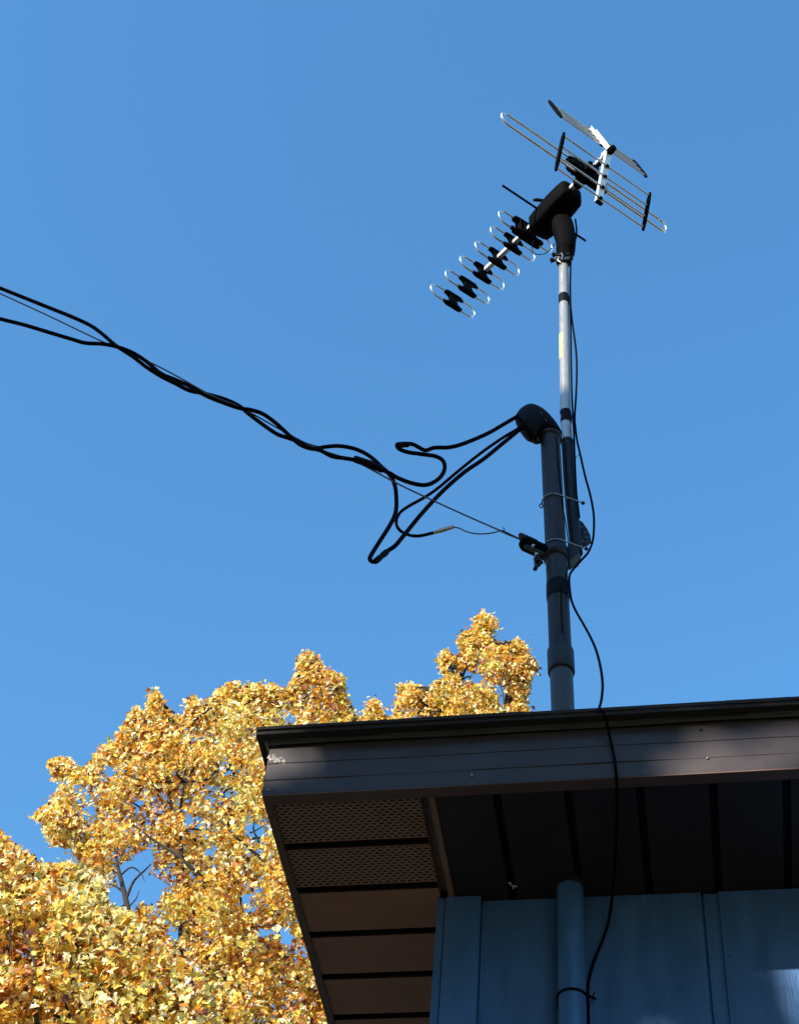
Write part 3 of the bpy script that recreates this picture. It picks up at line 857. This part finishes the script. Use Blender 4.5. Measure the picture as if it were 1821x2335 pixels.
for tt, rr in ((0, .0045), (2.1, .003)):
    pts = []
    d = (b_-a); n1 = d.cross(Vector((0, 1, 0))).normalized(); n2 = Vector((0, 1, 0))
    for k in range(70):
        t = k/69
        aa = t*2*PI*6+tt; rad = rr*(1-.5*t)
        pts.append(a+d*t+n1*math.cos(aa)*rad+n2*math.sin(aa)*rad)
    kn.tube(pts, .0012, 6)
kn.tube([on_y(1150, 1212, 2.86), on_y(1149, 1206, 2.857), on_y(1146, 1203, 2.857)], .0013, 6)
kn.build('wire_wrap', M_WIRE, me_)
ne = empty('neutral_lead', on_y(1035, 1201, 2.86), 'black lead curving back under itself to a bright crimped connector below the hood', 'cable')
nl = [(1200,960),(1181,977),(1143,1000),(1092,1036),(1041,1077),(997,1114),(966,1135),(932,1154),(912,1169),(903,1189),(910,1208),(932,1220),(956,1222),(983,1216),(990,1214)]
MB().tube(spline([on_y(x, y, 2.852) for x, y in nl], 7), .0045, 10).build('lead', M_RUB, ne)
qa, qb = on_y(987, 1215, 2.852), on_y(1035, 1201, 2.852)
n_ = 40
MB().tube([qa.lerp(qb, t/n_) for t in range(n_+1)], [.0048+.0016*math.sin(PI*t/n_)+(.0003 if t % 8 < 2 else 0) for t in range(n_+1)], 12).build('crimped_connector', M_CONN, ne)
MB().tube(spline([on_y(x, y, 2.855) for x, y in ((1030,1202),(1045,1204),(1065,1213),(1092,1217.5),(1120,1215.5),(1143,1210),(1150,1212))], 6), .0019, 8).build('bare_tail', M_WIRE, ne)

# ------------------------------------------------------------------ trees
LEAF = np.array([(0,-.5,0),(.17,-.30,.02),(.46,-.26,.10),(.30,-.03,.06),(.50,.16,.13),(.24,.17,.05),(.16,.40,.02),(0,.56,-.04),
                 (-.16,.40,.02),(-.24,.17,.05),(-.50,.16,.13),(-.30,-.03,.06),(-.46,-.26,.10),(-.17,-.30,.02),(0,.02,-.03)])
LF = [(14,0,1,3),(14,3,5,7),(14,7,9,11),(14,11,13,0)]
LT = [(1,2,3),(3,4,5),(5,6,7),(7,8,9),(9,10,11),(11,12,13)]
def crown(name, C_, Nrm, size, tint, m, parent):
    n = len(C_)
    # frame per leaf
    up = rng.normal(size=(n, 3)); up[:, 2] -= .8
    nz = Nrm/np.linalg.norm(Nrm, axis=1)[:, None]
    t = up-(up*nz).sum(1)[:, None]*nz; t /= np.linalg.norm(t, axis=1)[:, None]
    s = np.cross(t, nz)
    curl = rng.uniform(-.8, 3.6, n)
    L = LEAF[None]
    asp = rng.uniform(.5, 1.0, n)
    P = C_[:, None]+size[:, None, None]*(asp[:, None, None]*L[..., 0:1]*s[:, None]+L[..., 1:2]*t[:, None]+(L[..., 2:3]*curl[:, None, None])*nz[:, None])
    P = P.reshape(-1, 3)
    nv = len(LEAF)
    quads = (np.array(LF)[None]+(np.arange(n)*nv)[:, None, None]).reshape(-1, 4)
    tris = (np.array(LT)[None]+(np.arange(n)*nv)[:, None, None]).reshape(-1, 3)
    me = bpy.data.meshes.new(name)
    me.vertices.add(len(P)); me.vertices.foreach_set('co', P.ravel())
    nl_ = quads.size+tris.size
    me.loops.add(nl_); me.loops.foreach_set('vertex_index', np.concatenate([quads.ravel(), tris.ravel()]).astype(np.int32))
    npoly = len(quads)+len(tris)
    me.polygons.add(npoly)
    ls = np.concatenate([np.arange(len(quads))*4, quads.size+np.arange(len(tris))*3]).astype(np.int32)
    me.polygons.foreach_set('loop_start', ls)
    me.polygons.foreach_set('loop_total', np.concatenate([np.full(len(quads), 4), np.full(len(tris), 3)]).astype(np.int32))
    me.update(calc_edges=True)
    at = me.attributes.new('leaf_tint', 'FLOAT', 'POINT')
    at.data.foreach_set('value', np.repeat(tint, nv).astype(np.float32))
    me.materials.append(m)
    o = bpy.data.objects.new(name, me); COL.objects.link(o)
    o.parent = parent; o.matrix_parent_inverse = parent.matrix_world.inverted()
    return o
def inpoly(x, y, P):
    c = False; n = len(P)
    for i in range(n):
        x1, y1 = P[i]; x2, y2 = P[i-1]
        if (y1 > y) != (y2 > y) and x < (x2-x1)*(y-y1)/(y2-y1)+x1: c = not c
    return c
def edist(x, y, P):
    P = np.array(P, float); Q = np.roll(P, -1, 0); d = Q-P
    t = np.clip(((np.array([x, y])-P)*d).sum(1)/(d*d).sum(1), 0, 1)
    return np.sqrt(((P+t[:, None]*d-np.array([x, y]))**2).sum(1)).min()
SUNV = np.array(SUND)
def grow(P, holes, Y, nl, rmin, rmax, depth, per, leaf, tintc, fill=0, pad=0):
    """lobes of leaves filling an outline seen from the yard, each at its own distance"""
    xs = [p[0] for p in P]; ys = [p[1] for p in P]
    Cs = []; Ns = []; Ss = []; Ts = []; lobes = []
    tries = 0
    while len(lobes) < nl and tries < nl*60:
        tries += 1
        if random.random() < .45:          # fine sprays along the outline
            k = random.randrange(len(P)); t_ = random.random(); a_, b2 = P[k], P[k-1]
            x = a_[0]+(b2[0]-a_[0])*t_+random.gauss(0, 14); y = a_[1]+(b2[1]-a_[1])*t_+random.gauss(0, 14)
        else:
            x = random.uniform(min(xs), max(xs)); y = random.uniform(min(ys), max(ys))
        if not inpoly(x, y, P): continue
        if (y > 1720 and x > 660+(y-1720)*.33 or x < -60 or y > 2420) and random.random() < .7: continue
        d = edist(x, y, P)
        if d < rmin: continue
        r = min(d+pad, random.uniform(rmin, rmax))
        if x < -250 or y > 2500: r = min(d, r*1.6)
        if any(math.hypot(x-hx, y-hy) < r*.8+hr_ for hx, hy, hr_ in holes): continue
        yy = Y+random.uniform(-1, 1)*depth*min(1, (d/260)**.6)
        p = on_y(x, y, yy); rad = r*(p-CAM).dot(_f)/FPX
        lobes.append((p, rad, x, y))
        n = max(6, int(per*(rad/.3)**2))
        if x < -250 or y > 2500 or (x > 760 and y > 1800): n = int(n*.45)
        v = rng.normal(size=(n, 3)); v /= np.linalg.norm(v, axis=1)[:, None]
        rr = rad*rng.uniform(.1, 1.0, n)**.6*rng.uniform(.8, 1.22, n)
        c = np.array(p)+v*rr[:, None]*np.array([1, 1, .85])
        Cs.append(c); Ns.append(v*.30+rng.normal(size=(n, 3))*.62+np.array([-.22, -.48, .36]))
        Ss.append(leaf*rng.uniform(.5, 1.35, n))
        base = np.clip(random.gauss(tintc-.06, .14), .08, .9)
        tt = np.clip(rng.normal(base, .19, n), 0, .9)
        sel = rng.random(n) < .24; tt[sel] = rng.uniform(.92, 1, sel.sum())
        Ts.append(tt)
    # loose leaves between the sprays
    got = 0; pts = []
    while got < fill:
        x = random.uniform(max(min(xs), -80), min(max(xs), 1260)); y = random.uniform(min(ys)-8, min(max(ys), 2420))
        if y > 1720 and x > 660+(y-1720)*.33: continue
        jx, jy = x+random.gauss(0, 5), y+random.gauss(0, 5)
        if not inpoly(jx, jy, P): continue
        if any(math.hypot(x-hx, y-hy) < hr_*1.05+3 for hx, hy, hr_ in holes): continue
        d = min(edist(jx, jy, P), 260) if got % 3 == 0 else d
        pts.append(on_y(x, y, Y+random.uniform(-1, .8)*depth*min(1, (d/260)**.6)*.9)); got += 1
    if fill:
        c = np.array(pts); n = len(c)
        q = (np.sin(c[:, 0]*3.1+c[:, 2]*2.3)+np.sin(c[:, 2]*4.7-c[:, 0]*1.9+1)+np.sin(c[:, 1]*3.3+c[:, 0]*5.1))*.085
        Cs.append(c); Ns.append(rng.normal(size=(n, 3))*.6+np.array([-.25, -.55, .40])); Ss.append(leaf*rng.uniform(.55, 1.3, n))
        tt = np.clip(rng.normal(tintc-.05+q*1.2, .23, n), 0, .9); sel = rng.random(n) < .26+q; tt[sel] = rng.uniform(.92, 1, sel.sum()); Ts.append(tt)
    return np.concatenate(Cs), np.concatenate(Ns), np.concatenate(Ss), np.concatenate(Ts), lobes
def to_px(p):
    d = Vector(p)-CAM; z = d.dot(_f)
    return PW/2+FPX*d.dot(CR)/z, PH/2-FPX*d.dot(CU)/z
def inside(pts, P):
    if P is None: return True
    for p in pts:
        x, y = to_px(p)
        if y < 2200 and not inpoly(x, y+6, P): return False
    return True
def trunk_and_limbs(root, base, lobes, parent, r0, fork, seed, every=3, extra=(), P=None):
    rs = random.Random(seed)
    q = MB()
    base = Vector(base); fork = Vector(fork)
    mid = base.lerp(fork, .5)+Vector((rs.uniform(-.15, .15), rs.uniform(-.15, .15), 0))
    pts = spline([base, mid, fork], 5)
    q.tube(pts, [r0*(1.25-.75*i/(len(pts)-1)) if i else r0*1.6 for i in range(len(pts))], 14)
    # main limbs to spread clusters, then twigs from the limbs to lobes
    mains = []
    cand = lobes[:]; rs.shuffle(cand)
    for p, rad, x, y in cand[:60]:
        if len(mains) > 130: break
        m1 = fork.lerp(p, .35)+Vector((rs.uniform(-.3, .3), rs.uniform(-.3, .3), -.25)); m2 = fork.lerp(p, .7)+Vector((rs.uniform(-.25, .25), rs.uniform(-.25, .25), -.1))
        s_ = spline([fork-Vector((0, 0, rs.uniform(0, 1.2))), m1, m2, p], 6)
        L = len(s_)
        if not inside(s_[3:], P): continue
        if P is OUT1 and any(230 < to_px(v)[0] < 380 and 1950 < to_px(v)[1] < 2100 for v in s_): continue
        q.tube(s_, [r0*.13*(1-i/L)**1.1+.005 for i in range(L)], 7)
        mains += s_[5:]
    for i, (p, rad, x, y) in enumerate(lobes):
        if i % every: continue
        best = min(mains, key=lambda a: (a-p).length+(0.5 if a.z > p.z else 0))
        m1 = best.lerp(p, .5)+Vector((rs.uniform(-.12, .12), rs.uniform(-.12, .12), rs.uniform(-.1, .05)))
        if (best-p).length > .5: continue
        s_ = spline([best, m1, p], 4); L = len(s_)
        if not inside(s_, P): continue
        if P is OUT1 and any(235 < to_px(v)[0] < 375 and 1960 < to_px(v)[1] < 2090 for v in s_): continue
        q.tube(s_, [.010*(1-i_/L)+.003 for i_ in range(L)], 5)
    for e in extra:
        s_ = spline([Vector(v) for v in e[0]], 6); L = len(s_)
        q.tube(s_, [e[1]*(1-.75*i/L) for i in range(L)], 7)
    return q.build('trunk', M_BARK, parent)

OUT1 = [(70,1860),(110,1832),(132,1802),(103,1742),(118,1728),(150,1722),(172,1742),(200,1750),(228,1702),(258,1690),(285,1638),(305,1610),(328,1622),(345,1574),(358,1572),(374,1600),(390,1628),(418,1630),(424,1592),(440,1584),(468,1605),(498,1568),(530,1553),(570,1560),(622,1558),(652,1572),(672,1535),(680,1496),(700,1484),(722,1490),(744,1525),(765,1530),(790,1547),(790,1582),(803,1612),(812,1640),(860,1800),(900,2100),(960,2500),(950,2900),(500,3100),(50,2950),(0,2600),(60,2300),(150,2150),(210,1990),(160,1940),(110,1925),(96,1880)]
H1 = [(300,1998,32),(340,2030,30),(280,2050,30),(430,1870,7),(210,1850,8),(130,1790,7),(520,1760,6),(380,2240,9),(600,2130,8),(330,1965,22),(582,1897,17),(400,2130,12),(560,2050,9),(250,1760,10),(315,1830,8),(480,1945,9),(655,2140,14),(450,2230,10),(660,1640,7)]
t1 = empty('maple_tree', (-3.2, 11.0, 0), 'tall golden and orange autumn tree directly behind the left end of the eave', 'tree', 'autumn trees behind the house')
C1, N1, S1, T1, L1 = grow(OUT1, H1, 9.6, 1900, 6, 50, .9, 520, .044, .60, 21000); print('LEAVES', len(C1), len(L1))
crown('crown', C1, N1, S1, T1, M_LEAF, t1)
def yp(x, y, Y): return on_y(x, y, Y)
ex = [([yp(330,2180,9.2), yp(300,2110,9.2), yp(285,2040,9.2), yp(270,1980,9.2), yp(262,1930,9.3)], .030),
      ([yp(288,2050,9.2), yp(305,2010,9.2), yp(330,1985,9.25), yp(345,1970,9.3)], .012),
      ([yp(283,2035,9.2), yp(262,2020,9.2), yp(245,2015,9.2)], .010), ([yp(290,2060,9.2), yp(268,2072,9.2), yp(256,2070,9.2)], .008),
      ([yp(276,1995,9.2), yp(300,1978,9.2), yp(322,1992,9.2), yp(330,2010,9.2)], .008), ([yp(292,2070,9.2), yp(310,2050,9.2), yp(318,2030,9.2)], .007),
      ([yp(470,2010,9.0), yp(410,1955,8.9), yp(350,1915,8.9), yp(305,1880,8.9)], .017), ([yp(600,1960,9.0), yp(545,1915,8.9), yp(500,1870,8.9)], .014),
      ([yp(590,1920,9.2), yp(578,1890,9.2), yp(585,1865,9.2)], .010), ([yp(570,1900,9.2), yp(590,1890,9.2), yp(604,1880,9.2)], .007)]
trunk_and_limbs('t', (-3.2, 11.0, 0), L1, t1, .24, (-2.9, 10.4, 7.0), 1, 5, ex, OUT1)

OUT2 = [(782,1640),(800,1622),(826,1636),(836,1600),(855,1588),(872,1608),(882,1638),(896,1626),(906,1565),(930,1556),(956,1562),(968,1574),(994,1552),(1013,1545),(998,1520),(996,1498),(1013,1478),(1030,1492),(1042,1503),(1052,1482),(1039,1466),(1054,1439),(1078,1432),(1081,1410),(1100,1394),(1126,1406),(1137,1422),(1121,1446),(1130,1466),(1158,1464),(1180,1452),(1200,1474),(1222,1507),(1229,1528),(1212,1542),(1206,1570),(1203,1585),(1200,1605),(1215,1628),(1240,1760),(1200,2100),(1100,2400),(850,2400),(780,2100),(770,1800)]
H2 = [(1060,1540,10),(1085,1550,9),(1150,1595,12),(1140,1575,7),(945,1640,5),(1030,1523,6)]
t2 = empty('maple_tree', (-1.5, 14.5, 0), 'golden autumn treetop showing above the eave beside the conduit mast', 'tree', 'autumn trees behind the house')
C2, N2, S2, T2, L2 = grow(OUT2, H2, 12.6, 1300, 5, 32, .8, 620, .045, .62, 7500); print('LEAVES', len(C2), len(L2))
crown('crown', C2, N2, S2, T2, M_LEAF, t2)
ex2 = [([yp(1155,1660,12.4), yp(1150,1620,12.4), yp(1147,1585,12.4), yp(1140,1560,12.4)], .016)]
trunk_and_limbs('t', (-1.5, 14.5, 0), L2, t2, .22, (-1.7, 13.6, 9.0), 2, 4, ex2, OUT2)

OUT3 = [(-500,2000),(-350,1900),(-150,1860),(0,1895),(30,1925),(62,1945),(85,1968),(140,1970),(190,1975),(235,2010),(245,2060),(300,2085),(350,2140),(420,2190),(480,2260),(520,2400),(540,2700),(300,3000),(-300,3000),(-600,2500)]
H3 = [(180,2290,9),(130,2320,9),(60,2180,5)]
t3 = empty('maple_tree', (-4.0, 8.2, 0), 'nearer yellow green and rust leaved tree filling the lower left of the view', 'tree', 'autumn trees behind the house')
C3, N3, S3, T3, L3 = grow(OUT3, H3, 7.9, 1100, 7, 62, .8, 500, .049, .59, 13000); print('LEAVES', len(C3), len(L3))
crown('crown', C3, N3, S3, T3, M_LEAF, t3)
ex3 = [([yp(85,2335,7.3), yp(80,2250,7.3), yp(78,2190,7.3), yp(50,2120,7.4)], .016), ([yp(30,2300,7.3), yp(20,2200,7.3), yp(25,2110,7.3)], .012), ([yp(170,2350,7.3), yp(150,2290,7.3), yp(130,2240,7.3)], .012)]
trunk_and_limbs('t', (-4.0, 8.2, 0), L3, t3, .2, (-3.9, 8.0, 5.0), 3, 3, ex3, OUT3)

# shade tree across the yard, behind the viewer: its crown dapples the eave, wall and conduit
st_ = SUND.cross(Vector((0, 0, 1))).normalized()          # sideways
su_ = st_.cross(SUND).normalized(); su_ = su_ if su_.z > 0 else -su_
U = np.array(st_); W_ = np.array(su_)
def uv(p): return float(np.dot(U, p)), float(np.dot(W_, p))
lit = []
def lit_spot(x, z, y, r): lit.append((*uv(np.array([x, y, z])), r))
lit_spot(-.85, 4.10, YF, .10); lit_spot(-.79, 4.09, YF, .065); lit_spot(-.76, 4.14, YF, .075); lit_spot(-.46, 4.06, YF, .044)
for xx in (.10, .19, .28, .38): lit_spot(xx, 4.07, YF, .085)
for xx, zz in ((.22, 3.80), (.25, 3.7), (.33, 3.75), (.30, 3.85), (.40, 3.8)): lit_spot(xx, zz, YW, .085)
lit_spot(-.06, 3.64, YW, .075); lit_spot(-.31, 3.74, YW, .042); lit_spot(-.24, 3.76, 2.885, .038)
cut = uv(np.array([-.235, 2.95, 5.80]))[1]
sh = empty('shade_tree', (0, 0, 0), 'broad leafy tree across the yard that shades the eave', 'tree')
uc = uv(np.array([-.2, 2.7, 4.0]))
cs = []; rs_ = []
NL = 34000
uu = rng.uniform(uc[0]-2.2, uc[0]+2.4, NL); vv = rng.uniform(uc[1]-1.8, cut+.25, NL)
dd = rng.uniform(7.5, 9.5, NL)
keep = np.ones(NL, bool)
keep &= vv < cut+.10*np.sin(uu*5.1)-.05*np.abs(uu-uc[0])
for lu, lv, lr in lit: keep &= np.hypot(uu-lu, vv-lv) > lr
SZ = .17*rng.uniform(.7, 1.2, NL)
NO = 34000                                 # wide outer crown, larger leaf sprays
uo = rng.uniform(uc[0]-8, uc[0]+8, NO); vo = rng.uniform(uc[1]-6.5, cut+.9, NO); do = rng.uniform(7.5, 11, NO)
ko = (np.hypot((uo-uc[0])/8, (vo-uc[1]+2)/5.2) < 1)
core = (np.abs(uo-uc[0]-.1) < 1.6) & (vo > uc[1]-1.4)
ko &= ~core & ~((np.abs(uo-uc[0]) < 2.4) & (vo > cut-.1))
uu = np.concatenate([uu[keep], uo[ko]]); vv = np.concatenate([vv[keep], vo[ko]]); dd = np.concatenate([dd[keep], do[ko]]); SZ = np.concatenate([SZ[keep], np.full(ko.sum(), .34)])
CS = uu[:, None]*U+vv[:, None]*W_+dd[:, None]*SUNV
n = len(CS)
cc = CS.mean(0)
sh.location = (cc[0], cc[1], 0); bpy.context.view_layer.update()
crown('crown', CS, rng.normal(size=(n, 3))*.5+SUNV, SZ, rng.uniform(0, 1, n), M_LEAFG, sh)
lob = [(Vector(CS[i]), .3, 0, 0) for i in range(0, n, 160)]
trunk_and_limbs('t', (cc[0], cc[1], 0), lob, sh, .28, (cc[0], cc[1], cc[2]-2.6), 9, 2)
